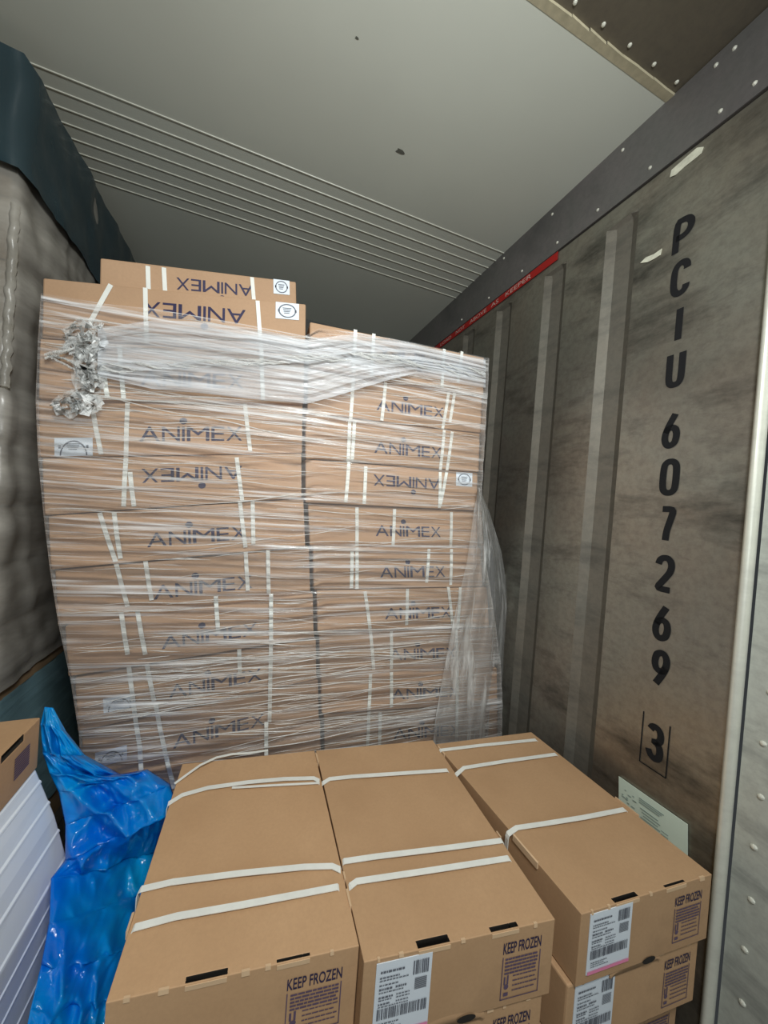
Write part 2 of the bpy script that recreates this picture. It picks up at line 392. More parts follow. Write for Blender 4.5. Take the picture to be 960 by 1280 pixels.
# container number, painted down the wall
GL = {'P': [[(0, 0), (0, 1), (.45, 1), (.8, .95), (1, .82), (1, .66), (.8, .52), (.45, .46), (0, .46)]],
      'C': [[(1, .74), (.98, .87), (.8, .97), (.5, 1), (.2, .95), (.03, .8), (0, .6), (0, .4), (.03, .2), (.2, .05), (.5, 0), (.8, .03), (.98, .13), (1, .24)]],
      'I': [[(.5, 0), (.5, 1)]],
      'U': [[(0, 1), (0, .28), (.06, .1), (.25, .01), (.5, 0), (.75, .01), (.94, .1), (1, .28), (1, 1)]],
      '6': [[(.78, 1), (.3, .66), (.06, .42), (0, .25), (.08, .1), (.3, 0), (.6, 0), (.9, .08), (1, .25), (1, .38), (.88, .52), (.6, .58), (.25, .55), (.06, .42)]],
      '0': [[(0, .3), (.06, .1), (.3, 0), (.7, 0), (.94, .1), (1, .3), (1, .7), (.94, .9), (.7, 1), (.3, 1), (.06, .9), (0, .7), (0, .3)]],
      '7': [[(0, 1), (1, 1), (.72, .6), (.5, .3), (.45, 0)]],
      '2': [[(.02, .78), (.1, .92), (.35, 1), (.68, 1), (.92, .9), (1, .74), (.9, .55), (.5, .3), (0, 0), (1, 0)]],
      '9': [[(.22, 0), (.7, .34), (.94, .58), (1, .75), (.92, .9), (.7, 1), (.4, 1), (.1, .92), (0, .75), (0, .62), (.12, .48), (.4, .42), (.75, .45), (.94, .58)]],
      '3': [[(.05, .86), (.2, .97), (.5, 1), (.82, .95), (.97, .8), (.95, .64), (.75, .54), (.45, .52), (.75, .5), (.97, .38), (1, .2), (.88, .06), (.55, 0), (.2, .05), (0, .22)]]}
rows = [('P', 842, 867, 264, 322), ('C', 839, 862, 321, 374), ('I', 838, 860, 379, 431), ('U', 833, 856, 434, 489),
        ('6', 828, 850, 511, 564), ('0', 825, 849, 570, 623), ('7', 823, 845, 629, 683), ('2', 818, 843, 690, 744),
        ('6', 816, 839, 752, 804), ('9', 814, 837, 810, 862), ('3', 807, 830, 899, 958)]
SW = 0.018
for g, x0, x1, y0, y1 in rows:
    c = wall_pt((x0+x1)/2, (y0+y1)/2); a = wall_pt(x0, (y0+y1)/2); b = wall_pt(x1, (y0+y1)/2)
    wy = abs(a[1]-b[1])-SW*0.9; hz = 0.103-SW*0.5
    B = Bag()
    e = 0.0012
    def put(u, v_): return np.array([0, c[1]+wy/2-u*wy, c[2]-hz/2+v_*hz])
    def onw(p, k=0): return (wx(p[1])-e-k*0.0001, p[1], p[2])
    for s in GL[g]:
        s = list(s)
        for _ in range(2):
            if len(s) > 2:
                c_ = []
                for a, b in zip(s, s[1:]): c_ += [(a[0]*.78+b[0]*.22, a[1]*.78+b[1]*.22), (a[0]*.22+b[0]*.78, a[1]*.22+b[1]*.78)]
                s = c_+[c_[0]] if s[0] == s[-1] else [s[0]]+c_[1:-1]+[s[-1]]
        P = [put(*q) for q in s]
        L_, R_ = [], []
        for i, p in enumerate(P):
            closed = s[0] == s[-1]
            d0 = unit(P[i]-P[i-1]) if i > 0 else (unit(P[-1]-P[-2]) if closed else None)
            d1 = unit(P[i+1]-P[i]) if i < len(P)-1 else (unit(P[1]-P[0]) if closed else None)
            d = unit((d0 if d0 is not None else d1)+(d1 if d1 is not None else d0))
            mit = 1/max(0.6, float(d @ (d1 if d1 is not None else d0)))
            nn = np.array([0, -d[2], d[1]])*SW/2*mit
            L_.append(onw(p+nn)); R_.append(onw(p-nn))
        m_ = len(P); B.add(L_+R_, [(i, i+1, m_+i+1, m_+i) for i in range(m_-1)])
    B.build('painted_character', M['black'], wall)
# outlined frame of the check digit (its top line is worn away)
B = Bag(); q = [wall_pt(805, 889), wall_pt(801, 952), wall_pt(833.5, 971), wall_pt(838, 908)]
q[1][1] = q[0][1]; q[2][1] = q[3][1]; q[2][2] = q[1][2]
for a, b in ((q[0], q[1]), (q[1], q[2]), (q[2], q[3])):
    d = unit(b-a); nn = np.array([0, -d[2], d[1]])*0.0016
    B.add([(wx(p[1])-0.0013, p[1], p[2]) for p in (a-nn, a+nn, b+nn, b-nn)], [(0, 1, 2, 3)])
B.build('digit_frame', M['black'], wall, kind='stuff')

def wall_sheet(name, pxs, mat, th=0.002, off=0.001, **k):
    P = [wall_pt(*p) for p in pxs]; n = len(P)
    v = [(wx(p[1])-off, p[1], p[2]) for p in P]+[(wx(p[1])-off-th, p[1], p[2]) for p in P]
    f = [tuple(range(n)), tuple(range(n, 2*n))]+[(i, (i+1) % n, n+(i+1) % n, n+i) for i in range(n)]
    return mk(name, v, f, mat, **k)
wall_sheet('tape_scrap', [(838, 222), (840, 213), (872, 185), (880, 184), (877, 192), (870, 198), (856, 209), (845, 219)], M['tape'],
           label='whitish strip of old tape stuck high on the wall above the letter P', cat='tape scrap')
wall_sheet('tape_scrap', [(801, 329), (808, 322), (818, 318), (828, 311), (826, 319), (818, 324), (810, 328)], M['tape'],
           label='small torn cream tape scrap on the wall left of the letters', cat='tape scrap')
# red load-limit tape with pale lettering, fading back along the seam
ty0, ty1 = 1.155, 2.45; zt = ZS-0.004
rt = mk('red_tape', [(wx(y)-o, y, z) for y in (ty0, ty1) for (o, z) in ((0.003, zt-0.035), (0.003, zt), (0.0045, zt), (0.0045, zt-0.035))],
        [(0, 1, 2, 3), (4, 5, 6, 7), (0, 1, 5, 4), (1, 2, 6, 5), (2, 3, 7, 6), (3, 0, 4, 7)], M['red'],
        label='red printed tape running along the seam near the ceiling on the dark wall', cat='tape')
B = Bag()
d = Decal((wx(ty1)-0.0045, ty1, zt-0.035), (wx(ty0)-0.0045, ty0, zt-0.035), (wx(ty0)-0.0045, ty0, zt), (wx(ty1)-0.0045, ty1, zt))
d.n = -d.n if d.n[0] > 0 else d.n
for wd, u0, u1 in (('LOAD', .28, .38), ('NOT', .42, .49), ('ABOVE', .53, .645), ('AS', .675, .72), ('KEEPER', .76, .89), ('NO', .12, .17)):
    d.text(B, wd, u0, u1, .22, .8)
B.build('tape_lettering', M['redtext'], rt, kind='stuff')
# pale green notice behind the right-hand cartons
nt_ = wall_sheet('notice_sheet', [(775, 970), (861, 1030), (861, 1110), (775, 1040)], M['notice'], 0.002, 0.004,
                 label='pale green printed notice on the wall behind the right carton', cat='notice')
nd = Decal(*[(lambda p: (wx(p[1])-0.007, p[1], p[2]))(wall_pt(*p)) for p in ((775, 1040), (861, 1110), (861, 1030), (775, 970))])
if nd.n[0] > 0: nd.n = -nd.n
B = Bag()
for i in range(3): nd.rect(B, .34, .70-.03*i, .88-.035*i, .895-.035*i)
for i in range(7): nd.rect(B, .36+.02*(i % 3), .62+.03*(i % 2), .72-.05*i, .735-.05*i)
for i in range(22):
    u = random.uniform(.05, .26); vv = random.uniform(.35, .85); nd.rect(B, u, u+random.uniform(.02, .07), vv, vv+.014)
for i in range(3): nd.rect(B, .66, .76, .60-.05*i, .612-.05*i)
B.build('notice_print', M['noticeprint'], nt_, kind='stuff')

# ------------------------------------------------------------------ pallets
def pallet(x0, x1, y0, y1, zt, h, label):
    t = empty('pallet', ((x0+x1)/2, (y0+y1)/2, zt-h), label, 'pallet', None)
    n = 7; w = (y1-y0)/(n*1.35)
    for i in range(n):
        y = y0+(y1-y0-w)*i/(n-1); box('deck_board', x0, x1, y, y+w, zt-0.022, zt, M['wood'], t, bevel=0.002, seg=1)
    for x in (x0, (x0+x1)/2-0.05, x1-0.10):
        box('bearer', x, x+0.10, y0, y1, zt-h+0.02, zt-0.022, M['wood'], t)
        box('bottom_board', x, x+0.10, y0, y1, zt-h, zt-h+0.02, M['wood'], t)
    return t

# ------------------------------------------------------------------ front cartons
ZT = -0.82; HB = 0.157
def carton_front(name, NL, NR, FR, FL, zt, h, label, group, slots=(), sideslots=(), ear=None, mat=None):
    """carton with die-cut slots: corners are (x, y) of its top; slots are (u0,u1,v0,v1) on the top panel, u across, v back"""
    NL, NR, FR, FL = [np.array([q[0], q[1], zt]) for q in (NL, NR, FR, FL)]
    c = (NL+NR+FR+FL)/4
    root = empty(name, (c[0], c[1], zt-h), label, 'carton', group)
    us = sorted({0.0, 1.0} | {s[i] for s in slots for i in (0, 1)} | {0.25, 0.5, 0.75}); vs = sorted({0.0, 1.0} | {s[i] for s in slots for i in (2, 3)} | {0.25, 0.5, 0.75})
    def tp(u, v):
        p = (NL*(1-u)+NR*u)*(1-v)+(FL*(1-u)+FR*u)*v
        e = min(1, 6*min(u, 1-u))*min(1, 6*min(v, 1-v)); p = p.copy(); p[2] -= 0.005*(e*math.sin(math.pi*u)*math.sin(math.pi*v)); return p
    B = Bag(); idx = {}; V = []; Fc = []; mi = []
    for i, u in enumerate(us):
        for j, v in enumerate(vs): idx[(i, j)] = len(V); V.append(tp(u, v))
    def inslot(u, v): return any(s[0] < u < s[1] and s[2] < v < s[3] for s in slots)
    for i in range(len(us)-1):
        for j in range(len(vs)-1):
            q = [idx[(i, j)], idx[(i+1, j)], idx[(i+1, j+1)], idx[(i, j+1)]]
            if inslot((us[i]+us[i+1])/2, (vs[j]+vs[j+1])/2):
                nb = len(V); V += [V[k]-np.array([0, 0, 0.03]) for k in q]
                Fc += [(q[a], q[(a+1) % 4], nb+(a+1) % 4, nb+a) for a in range(4)]+[(nb, nb+1, nb+2, nb+3)]; mi += [1]*5
            else: Fc.append(tuple(q)); mi.append(0)
    nU, nV = len(us), len(vs)
    ringi = [idx[(i, 0)] for i in range(nU)]+[idx[(nU-1, j)] for j in range(1, nV)]+[idx[(i, nV-1)] for i in range(nU-2, -1, -1)]+[idx[(0, j)] for j in range(nV-2, 0, -1)]
    nb = len(V); m_ = len(ringi)
    for k in ringi: p = V[k].copy(); p[2] = zt-h; V.append(p)
    for k in range(m_): Fc.append((ringi[k], ringi[(k+1) % m_], nb+(k+1) % m_, nb+k)); mi.append(0)
    Fc.append(tuple(range(nb, nb+m_))); mi.append(0)
    mk('carton_body', V, Fc, None, root, bevel=0.0035, mats=[mat or M['card'], M['hole']], fmi=mi)
    # lid rim: the fold of the tuck-in lid with torn perforations along the near edge
    B = Bag()
    for k in range(9):
        u = 0.06+0.1*k+random.uniform(0, .04); w_ = random.uniform(.012, .04)
        if any(s[0]-.02 < u+w_ and u < s[1]+.02 and s[2] < .02 for s in slots): continue
        a, b = tp(u, 0), tp(u+w_, 0); o = np.array([0, -0.0018, 0]); dz = np.array([0, 0, random.uniform(.004, .007)])
        B.add([a+o-dz, b+o-dz, b+o*0.5+(0, 0, .0015), a+o*0.5+(0, 0, .0015), a-dz, b-dz, b+(0, .003, .001), a+(0, .003, .001)], BOXF)
    if B.v: B.build('torn_perforation', M['tear'], root, kind='stuff')
    for s in slots:                    # the card tongue that closes each slot
        if s[2] < 0.02:
            a, b = tp(s[0], 0), tp(s[1], 0); o = np.array([0, -0.0012, 0])
            B = Bag(); B.add([a+o+(0, 0, -.010), b+o+(0, 0, -.010), b+o+(0, 0, -.002), a+o+(0, 0, -.002),
                              a+(0, .002, -.010), b+(0, .002, -.010), b+(0, .002, -.002), a+(0, .002, -.002)], BOXF)
            B.build('slot_tongue', M['tear'], root)
    for (sd, v0, v1) in sideslots:     # raised tongues standing at the side edge
        B = Bag(); u = 0 if sd == 'L' else 1; s = -1 if sd == 'L' else 1
        a, b = tp(u, v0), tp(u, v1); o = np.array([0.004*s, 0, 0])
        B.add([a+(0, 0, -.012), b+(0, 0, -.012), b+(0, 0, .004), a+(0, 0, .004), a+o+(0, 0, -.012), b+o+(0, 0, -.012), b+o+(0, 0, .003), a+o+(0, 0, .003)], BOXF)
        B.build('side_tongue', M['tear'], root)
    fd = Decal(NL-(0, 0, h), NR-(0, 0, h), NR, NL)
    if fd.n[1] > 0: fd.n = -fd.n
    if ear:                            # rounded thumb flap bulging over a thumb hole painted as a flat dark disc
        u0, u1, hh = ear; P = []; n = 14
        for i in range(n+1):
            t = i/n; u = u0+(u1-u0)*t; z = hh*math.sin(math.pi*t)**0.6
            for (o, zz) in ((0.001, 0), (0.004, 0), (0.006, z), (0.002, z+0.010)):
                p = fd.at(u, 1-0.0, 0)-np.array([0, o, 0])+np.array([0, 0, zz-0.01]); P.append(p)
        mk('thumb_flap', P, [(4*i+j, 4*i+j+1, 4*i+j+5, 4*i+j+4) for i in range(n) for j in range(3)], mat or M['card'], root, smooth=True)
        B = Bag(); uc = u0+(u1-u0)*0.72
        pts = [fd.at(uc+0.05*math.cos(t), 1+0.035+0.05*math.sin(t), 0)-np.array([0, 0.0085, 0]) for t in [i*math.pi/8 for i in range(16)]]
        B.add(pts, [tuple(range(16))]); B.build('thumb_hole', M['hole'], root)
    return root, fd, tp
def keep_frozen(root, fd, u0, u1, v0, v1):
    B = Bag(); fd.text(B, 'KEEP FROZEN', u0, u1, v1-(v1-v0)*.20, v1, bold=0.012)
    B.build('printed_warning', M['ink'], root, kind='stuff')
    P = Bag(); w = .0045; H = v1-v0; vt = v1-.25*H
    fd.rect(P, u0, u1, v0, v0+.012); fd.rect(P, u0, u0+w, v0, vt); fd.rect(P, u1-w, u1, v0, vt)
    U = u1-u0
    for i in range(5):
        y = vt-(.03+.062*i)*H
        x = u0+U*.07
        while x < u1-U*.10:
            L = random.uniform(.05, .14)*U; fd.rect(P, x, min(x+L, u1-U*.05), y-.033*H, y); x += L+.012*U
    for i in range(4):
        y = v0+(.40-.085*i)*H
        x = u0+U*.30
        while x < u1-U*.12:
            L = random.uniform(.04, .12)*U; fd.rect(P, x, min(x+L, u1-U*.05), y-.02*H, y); x += L+.012*U
    # small hand-with-carton sign
    fd.rect(P, u0+.07*U, u0+.11*U, v0+.26*H, v0+.40*H); fd.rect(P, u0+.15*U, u0+.19*U, v0+.26*H, v0+.42*H)
    fd.disc(P, u0+.14*U, v0+.22*H, .06*U, .045*H); fd.rect(P, u0+.08*U, u0+.2*U, v0+.06*H, v0+.12*H)
    P.build('handling_print', M['violet'], root, kind='stuff')
def ship_label(root, fd, u0, u1, v0, v1, pink=True):
    B = Bag(); cs = [fd.at(u, v, 0.2) for u, v in ((u0, v0), (u1, v0), (u1, v1), (u0, v1))]; n = fd.n*0.0012
    B.add(cs+[c+n for c in cs], [(0, 1, 2, 3), (4, 5, 6, 7), (0, 1, 5, 4), (1, 2, 6, 5), (2, 3, 7, 6), (3, 0, 4, 7)])
    lab = B.build('shipping_label', M['paper'], root, label='white label with bar codes and a pink lower edge' if pink else 'white label with bar codes')
    U = u1-u0; H = v1-v0; k = 2.4
    def R_(B, a, b, c, d): fd.rect(B, u0+U*a, u0+U*b, v0+H*c, v0+H*d, k)
    B = Bag()
    for (a0, a1, c0, c1) in ((.66, .94, .76, .95), (.06, .94, .25, .40)):
        x = a0
        while x < a1: w_ = random.choice((.008, .014, .022)); R_(B, x, min(x+w_, a1), c0, c1); x += w_+random.choice((.008, .012, .02))
    for i in range(9): R_(B, .70, .92, .70-.018*i, .709-.018*i)
    B.build('bar_code', M['print_'], lab, kind='stuff')
    B = Bag()
    for (c, a, b, h_) in ((.90, .08, .5, .028), (.82, .07, .42, .018), (.78, .07, .58, .014), (.72, .07, .4, .016), (.67, .07, .30, .026), (.67, .36, .55, .026), (.62, .07, .5, .014),
                          (.56, .07, .32, .022), (.56, .38, .62, .014), (.52, .07, .3, .014), (.52, .38, .62, .014), (.47, .07, .28, .02), (.47, .38, .6, .014), (.43, .07, .6, .012), (.20, .08, .45, .014), (.165, .08, .38, .012), (.13, .08, .5, .012)):
        x = a
        while x < b: w_ = random.uniform(.02, .06); R_(B, x, min(x+w_, b), c-h_, c); x += w_+.012
    B.build('label_print', M['print_'], lab, kind='stuff')
    if pink: B = Bag(); R_(B, 0.02, .99, .005, .06); B.build('pink_strip', M['pink'], lab)

def topxy(px, py): p = onz(px, py, ZT); return (p[0], p[1])
LNL, LNR, LFR, LFL = topxy(132, 1254), topxy(449, 1182), topxy(393, 938), topxy(228, 955)
MNL, MNR, MFR, MFL = topxy(455, 1203), topxy(694, 1149), topxy(541, 925), topxy(395, 938)
RNL, RNR, RFR, RFL = topxy(727, 1143), topxy(890, 1093), topxy(664, 915), topxy(545, 930)
def uvtop(q, px, py):     # inverse of the top panel, roughly
    NL, NR, FR, FL = [np.array(a) for a in q]; p = np.array(topxy(px, py)); u = v = 0.5
    for _ in range(25):
        L = NL*(1-v)+FL*v; Rr = NR*(1-v)+FR*v; u = float((p-L) @ (Rr-L)/((Rr-L) @ (Rr-L)))
        A = NL*(1-u)+NR*u; Bq = FL*(1-u)+FR*u; v = float((p-A) @ (Bq-A)/((Bq-A) @ (Bq-A)))
    return u, v
qL, qM, qR = (LNL, LNR, LFR, LFL), (MNL, MNR, MFR, MFL), (RNL, RNR, RFR, RFL)
fg = 'cartons stacked in front of the wrapped pallet'
def shift(q, dx, dy): return tuple((a[0]+dx, a[1]+dy) for a in q)
rL, fL, tL = carton_front('carton', *qL, ZT, HB, 'left front carton, topmost, with a loose white strap over its far end', fg,
                          slots=((.28, .44, .005, .020), (.64, .78, .005, .012)), sideslots=(('R', .93, .97), ('L', .18, .24), ('R', .22, .25)))
rM, fM, tM = carton_front('carton', *qM, ZT, HB, 'middle front carton, topmost, white shipping label on its near face', fg,
                          slots=((.26, .42, .005, .025), (.64, .79, .005, .018)), sideslots=(('L', .9, .96), ('L', .16, .22), ('R', .32, .35)))
rR, fR, tR = carton_front('carton', *qR, ZT, HB, 'right front carton, topmost, against the metal wall beside the green notice', fg,
                          slots=((.24, .41, .005, .020), (.62, .78, .005, .012)), sideslots=(('L', .2, .34), ('L', .9, .97), ('R', .3, .42)))
keep_frozen(rL, fL, .69, .93, .12, .80); keep_frozen(rM, fM, .71, .925, .10, .84); keep_frozen(rR, fR, .70, .92, .13, .82)
ship_label(rM, fM, .06, .33, .06, .95); ship_label(rR, fR, .06, .36, .13, .965)
lower = {}
for nm, q, rt_ in (('left', qL, rL), ('middle', qM, rM), ('right', qR, rR)):
    for lv in (1, 2):
        dx, dy = {('middle', 1): (-.010, .006), ('right', 1): (-.012, .008)}.get((nm, lv), (-.008*lv, .008*lv))
        if lv == 2: dy += .02
        zt = ZT-(HB+0.003)*lv
        lab = ('%s front carton, second from the top%s' % (nm, {'left': ', below the strapped one', 'middle': ', its near face mostly cut off by the frame', 'right': ', white label and a bulging thumb flap'}[nm])) if lv == 1 else '%s front carton, lowest of its stack of three' % nm
        r_, f_, t_ = carton_front('carton', *shift(q, dx, dy), zt, HB, lab, fg, ear=(.28, .66, .022) if lv == 1 else None)
        keep_frozen(r_, f_, .72, .93, .12, .84)
        if nm != 'left': ship_label(r_, f_, .05, .33, .08, .97)
        lower[(nm, lv)] = r_
# white bands over the top cartons
def strap_over(root, pxs, left_down=0.15, right_down=0.15, w=0.0125, ldx=0.004, rdx=0.004, loose=False, name='strap'):
    P = []; S = []; Nn = []
    tops = [onz(x, y, ZT+0.0025) for x, y in pxs]
    d = unit(np.array([tops[-1][0]-tops[0][0], tops[-1][1]-tops[0][1], 0])); side = np.array([-d[1], d[0], 0])
    pts = [t.copy() for t in tops]
    if not loose:
        a, b = tops[0], tops[-1]
        P = [a-d*0.004+(0, 0, -left_down), a-d*0.004+(0, 0, -left_down*.5), a-d*0.004+(0, 0, -0.01), a-d*0.002+(0, 0, -0.002)] if left_down else []
        Nn = [-d]*3+[unit(-d+(0, 0, 1))] if left_down else []
        S = [side]*len(P)
    for i, t in enumerate(pts):
        j = min(i+1, len(pts)-1); k = max(i-1, 0); dd = unit(pts[j]-pts[k]); P.append(t); S.append(np.array([-dd[1], dd[0], 0])); Nn.append(np.array([0, 0, 1.0]))
    if right_down and not loose:
        P += [b+d*0.002+(0, 0, -0.002), b+d*0.004+(0, 0, -0.01), b+d*0.004+(0, 0, -right_down)]; S += [side]*3; Nn += [unit(d+(0, 0, 1)), d, d]
    if loose:
        for i in range(len(P)): P[i] = P[i]+np.array([0, 0, 0.012*math.sin(math.pi*i/(len(P)-1))])
    return ribbon(P, S, w, Nn, 0.0016).build(name, M['strap'], root)
strap_over(rL, [(212, 1004), (228, 994), (260, 985), (310, 978), (355, 974), (392, 973), (398, 976)])
strap_over(rL, [(290, 985), (340, 982), (398, 979)], left_down=0, w=0.006, right_down=0.1)
strap_over(rL, [(176, 1112), (215, 1103), (300, 1092), (380, 1084), (415, 1083), (424, 1087)])
strap_over(rL, [(168, 1160), (220, 1146), (300, 1132), (380, 1117), (422, 1109)])
strap_over(rL, [(218, 980), (235, 970), (250, 961), (270, 952), (290, 947), (312, 944), (335, 938)], loose=True, w=0.007, name='loose_strap')
strap_over(rM, [(404, 979), (412, 974), (440, 971), (500, 967), (559, 963)])
strap_over(rM, [(430, 1077), (470, 1071), (560, 1060), (627, 1051)])
strap_over(rM, [(438, 1108), (446, 1102), (540, 1088), (636, 1073)])
strap_over(rR, [(551, 938), (600, 932), (670, 925)])
strap_over(rR, [(571, 968), (580, 960), (630, 952), (695, 943)])
strap_over(rR, [(636, 1042), (646, 1035), (680, 1030), (730, 1022), (781, 1012)])
pallet(-.22, 1.02, .50, 1.13, ZT-(HB+.003)*3-0.001, ZT-(HB+.003)*3-0.001-ZF, 'wooden pallet under the three front carton stacks')

# ------------------------------------------------------------------ wrapped stack behind
def yf(x): return 1.205+(0.143*(0.12-x) if x < 0.12 else 0.0)
def fp(px, py, off=0.0):
    y = 1.2
    for _ in range(6): p = ony(px, py, y); y = yf(p[0])-off
    return ony(px, py, y)
Lleft = [347, 423, 499, 573, 645, 713, 783, 847, 916, 985, 1060]
Lright = [380, 443, 505, 567, 623, 684, 742, 798, 850, 902, 960]
Lx = [55, 50, 47, 50, 57, 65, 76, 90, 101, 105, 112]
Lxr = [384, 382, 380, 378, 378, 386, 391, 395, 398, 401, 403]
Rleft = [402, 460, 517, 574, 629, 683, 738, 790, 842, 893, 945]
Rright = [447, 495, 542, 591, 639, 685, 734, 785, 835, 880, 928]
Rx = [388, 386, 384, 382, 382, 390, 394, 398, 401, 404, 407]
Rxr = [607, 605, 602, 599, 597, 600, 608, 616, 622, 624, 623]
Linv = [1, 0, 0, 1, 0, 0, 0, 0, 0, 0]; Rinv = [1, 0, 0, 1, 0, 0, 0, 0, 0, 0]
Lst = [[(182, 362, 184, 430), (322, 378, 327, 440), (139, 358, 113, 404)], [(150, 433, 155, 498), (131, 470, 135, 498), (327, 440, 329, 500)],
       [(115, 505, 127, 568), (160, 500, 158, 572), (306, 503, 313, 564)], [(158, 572, 155, 633), (163, 590, 168, 633), (296, 572, 303, 626)],
       [(125, 641, 145, 702), (143, 640, 151, 698), (300, 626, 307, 684), (316, 627, 317, 680)], [(145, 702, 160, 758), (182, 700, 190, 750), (307, 684, 310, 738), (335, 686, 336, 742)],
       [(152, 765, 160, 818), (172, 762, 182, 818), (270, 745, 273, 790), (339, 742, 339, 800)], [(160, 818, 167, 876), (182, 818, 193, 876), (299, 802, 300, 842), (339, 800, 338, 850)],
       [(167, 878, 175, 932), (195, 880, 205, 932), (338, 850, 337, 902)], [(175, 932, 179, 985), (205, 932, 218, 985), (333, 902, 333, 950)]]
Rst = [[(444, 414, 442, 466), (467, 419, 464, 470), (555, 438, 552, 484), (577, 441, 572, 478)], [(442, 466, 438, 526), (482, 476, 477, 526), (561, 488, 553, 536), (570, 476, 562, 528)],
       [(437, 526, 435, 578), (443, 526, 440, 576), (555, 538, 550, 588), (565, 540, 558, 590)], [(436, 578, 432, 628), (457, 583, 455, 630), (550, 590, 549, 635), (558, 590, 550, 632)],
       [(446, 634, 446, 684), (493, 636, 491, 682), (564, 640, 563, 686)], [(446, 684, 446, 736), (440, 689, 439, 735), (536, 686, 533, 728), (564, 686, 563, 731)],
       [(456, 739, 463, 790), (509, 736, 508, 781), (560, 733, 566, 786), (575, 734, 572, 786)], [(463, 790, 467, 837), (489, 789, 489, 836), (570, 786, 571, 836)],
       [(463, 842, 461, 887), (489, 840, 489, 884), (571, 836, 571, 884)], [(461, 889, 459, 936), (475, 890, 474, 934), (571, 884, 570, 926)]]
stick = {('L', 0): (.87, .97, .66, .98), ('L', 2): (.055, .185, .02, .34), ('R', 3): (.85, .96, .62, .98), ('L', 7): (.10, .22, .25, .52), ('L', 8): (.05, .17, .3, .58), ('L', 9): (.09, .21, .55, .85)}
ordw = ['topmost', 'second from the top', 'third from the top', 'fourth from the top', 'fifth from the top', 'sixth from the top', 'seventh from the top', 'eighth from the top', 'ninth from the top', 'tenth from the top', 'eleventh from the top', 'twelfth from the top', 'thirteenth from the top']
def hexa(BL, BR, TR, TL, dep):
    fr = [np.array(q, float) for q in (BL, BR, TR, TL)]; d = np.array([0, dep, 0]); return fr+[q+d for q in fr]
def logo(root, dec, inv, u0=.35, u1=.745):
    B = Bag(); h = .27; vc = .63 if inv else .40; word = 'ANIMEX'
    # spaced wide capitals, the I short under a round dot
    n = len(word); wds = [.19, .17, .026, .22, .13, .16]; gap = (1-sum(wds))/(n-1); x = 0
    for ch, w_ in zip(word, wds):
        hh = h
        a, b = x, x+w_
        if inv: U0, U1 = u1-(u1-u0)*b, u1-(u1-u0)*a; v1_ = vc+h/2; v0_ = v1_-hh
        else: U0, U1 = u0+(u1-u0)*a, u0+(u1-u0)*b; v0_ = vc-h/2; v1_ = v0_+hh
        dec.text(B, ch, U0, U1, v0_, v1_, inv=bool(inv), bold=0.0)
        if ch == 'I':
            uc = (U0+U1)/2; dec.disc(B, uc, vc+(-1 if inv else 1)*(h/2+.105), .015, .062)
        x += w_+gap
    B.build('printed_logo', M['ink'], root, kind='stuff')
def seal(root, dec, u0, u1, v0, v1):
    P = Bag(); dec.rect(P, u0, u1, v0, v1, 1.5); s = P.build('seal_sticker', M['paper'], root, label='white sticker with a round black seal')
    B = Bag(); uc, vc = (u0+u1)/2, (v0+v1)/2
    cut = (u1-u0) > .115           # the left column's stickers are cut through the seal
    if cut: dec.ring(B, uc, v0+(v1-v0)*.03, (u1-u0)*.36, (v1-v0)*.82, .10, a0=0, a1=math.pi, k=2.4)
    else: dec.ring(B, uc, vc, (u1-u0)*.38, (v1-v0)*.42, .14, k=2.4)
    for i in range(4): dec.rect(B, uc-(u1-u0)*(.2-.02*i), uc+(u1-u0)*(.18-.03*i), vc+(v1-v0)*(.14-.1*i), vc+(v1-v0)*(.18-.1*i), 2.4)
    for sgn in (-1, 1): dec.rect(B, uc+sgn*(u1-u0)*.36-.004, uc+sgn*(u1-u0)*.36+.004, vc-(v1-v0)*.08, vc+(v1-v0)*.08, 2.4)
    B.build('seal_print', M['print_'], s, kind='stuff')
stack = empty('shrink_wrap', (0.2, 1.2, ZF+.14), 'crinkled clear stretch film wound around the tall carton stack', 'film')
sg = 'strapped cartons in the wrapped stack'
def stack_carton(col, i, q4, dep, inv, straps, lab, stk=None, dy=0.0, jit=0.0, mat=None):
    BL, BR, TR, TL = q4
    V = hexa(BL, BR, TR, TL, dep); c = sum(V)/8; zb = min(V[0][2], V[1][2])
    root = empty('strapped_carton', (c[0], c[1], zb), lab, 'carton', sg)
    mk('carton_body', V, BOXF, mat or M['card2'], root, bevel=0.004)
    dec = Decal(BL, BR, TR, TL)
    if dec.n[1] > 0: dec.n = -dec.n
    logo(root, dec, inv)
    if stk: seal(root, dec, *stk)
    for (p0, p1) in straps:
        n = unit(dec.n); P = [p0+n*.001, (p0+p1)/2+n*.003, p1+n*.001]
        dd = unit(p1-p0); sd = np.cross(dd, n)
        if i == 0: P = [p0+n*.001+np.array([0, .12, .004]), p0+n*.002+np.array([0, 0, .003])]+P[1:]
        nn = [np.array([0, 0, 1.0]), unit(n+(0, 0, 1))]+[n]*2 if i == 0 else [n]*3
        ribbon(P, [sd]*len(P), .0125, nn, .0016).build('strap', M['strap'], root)
    return root, dec
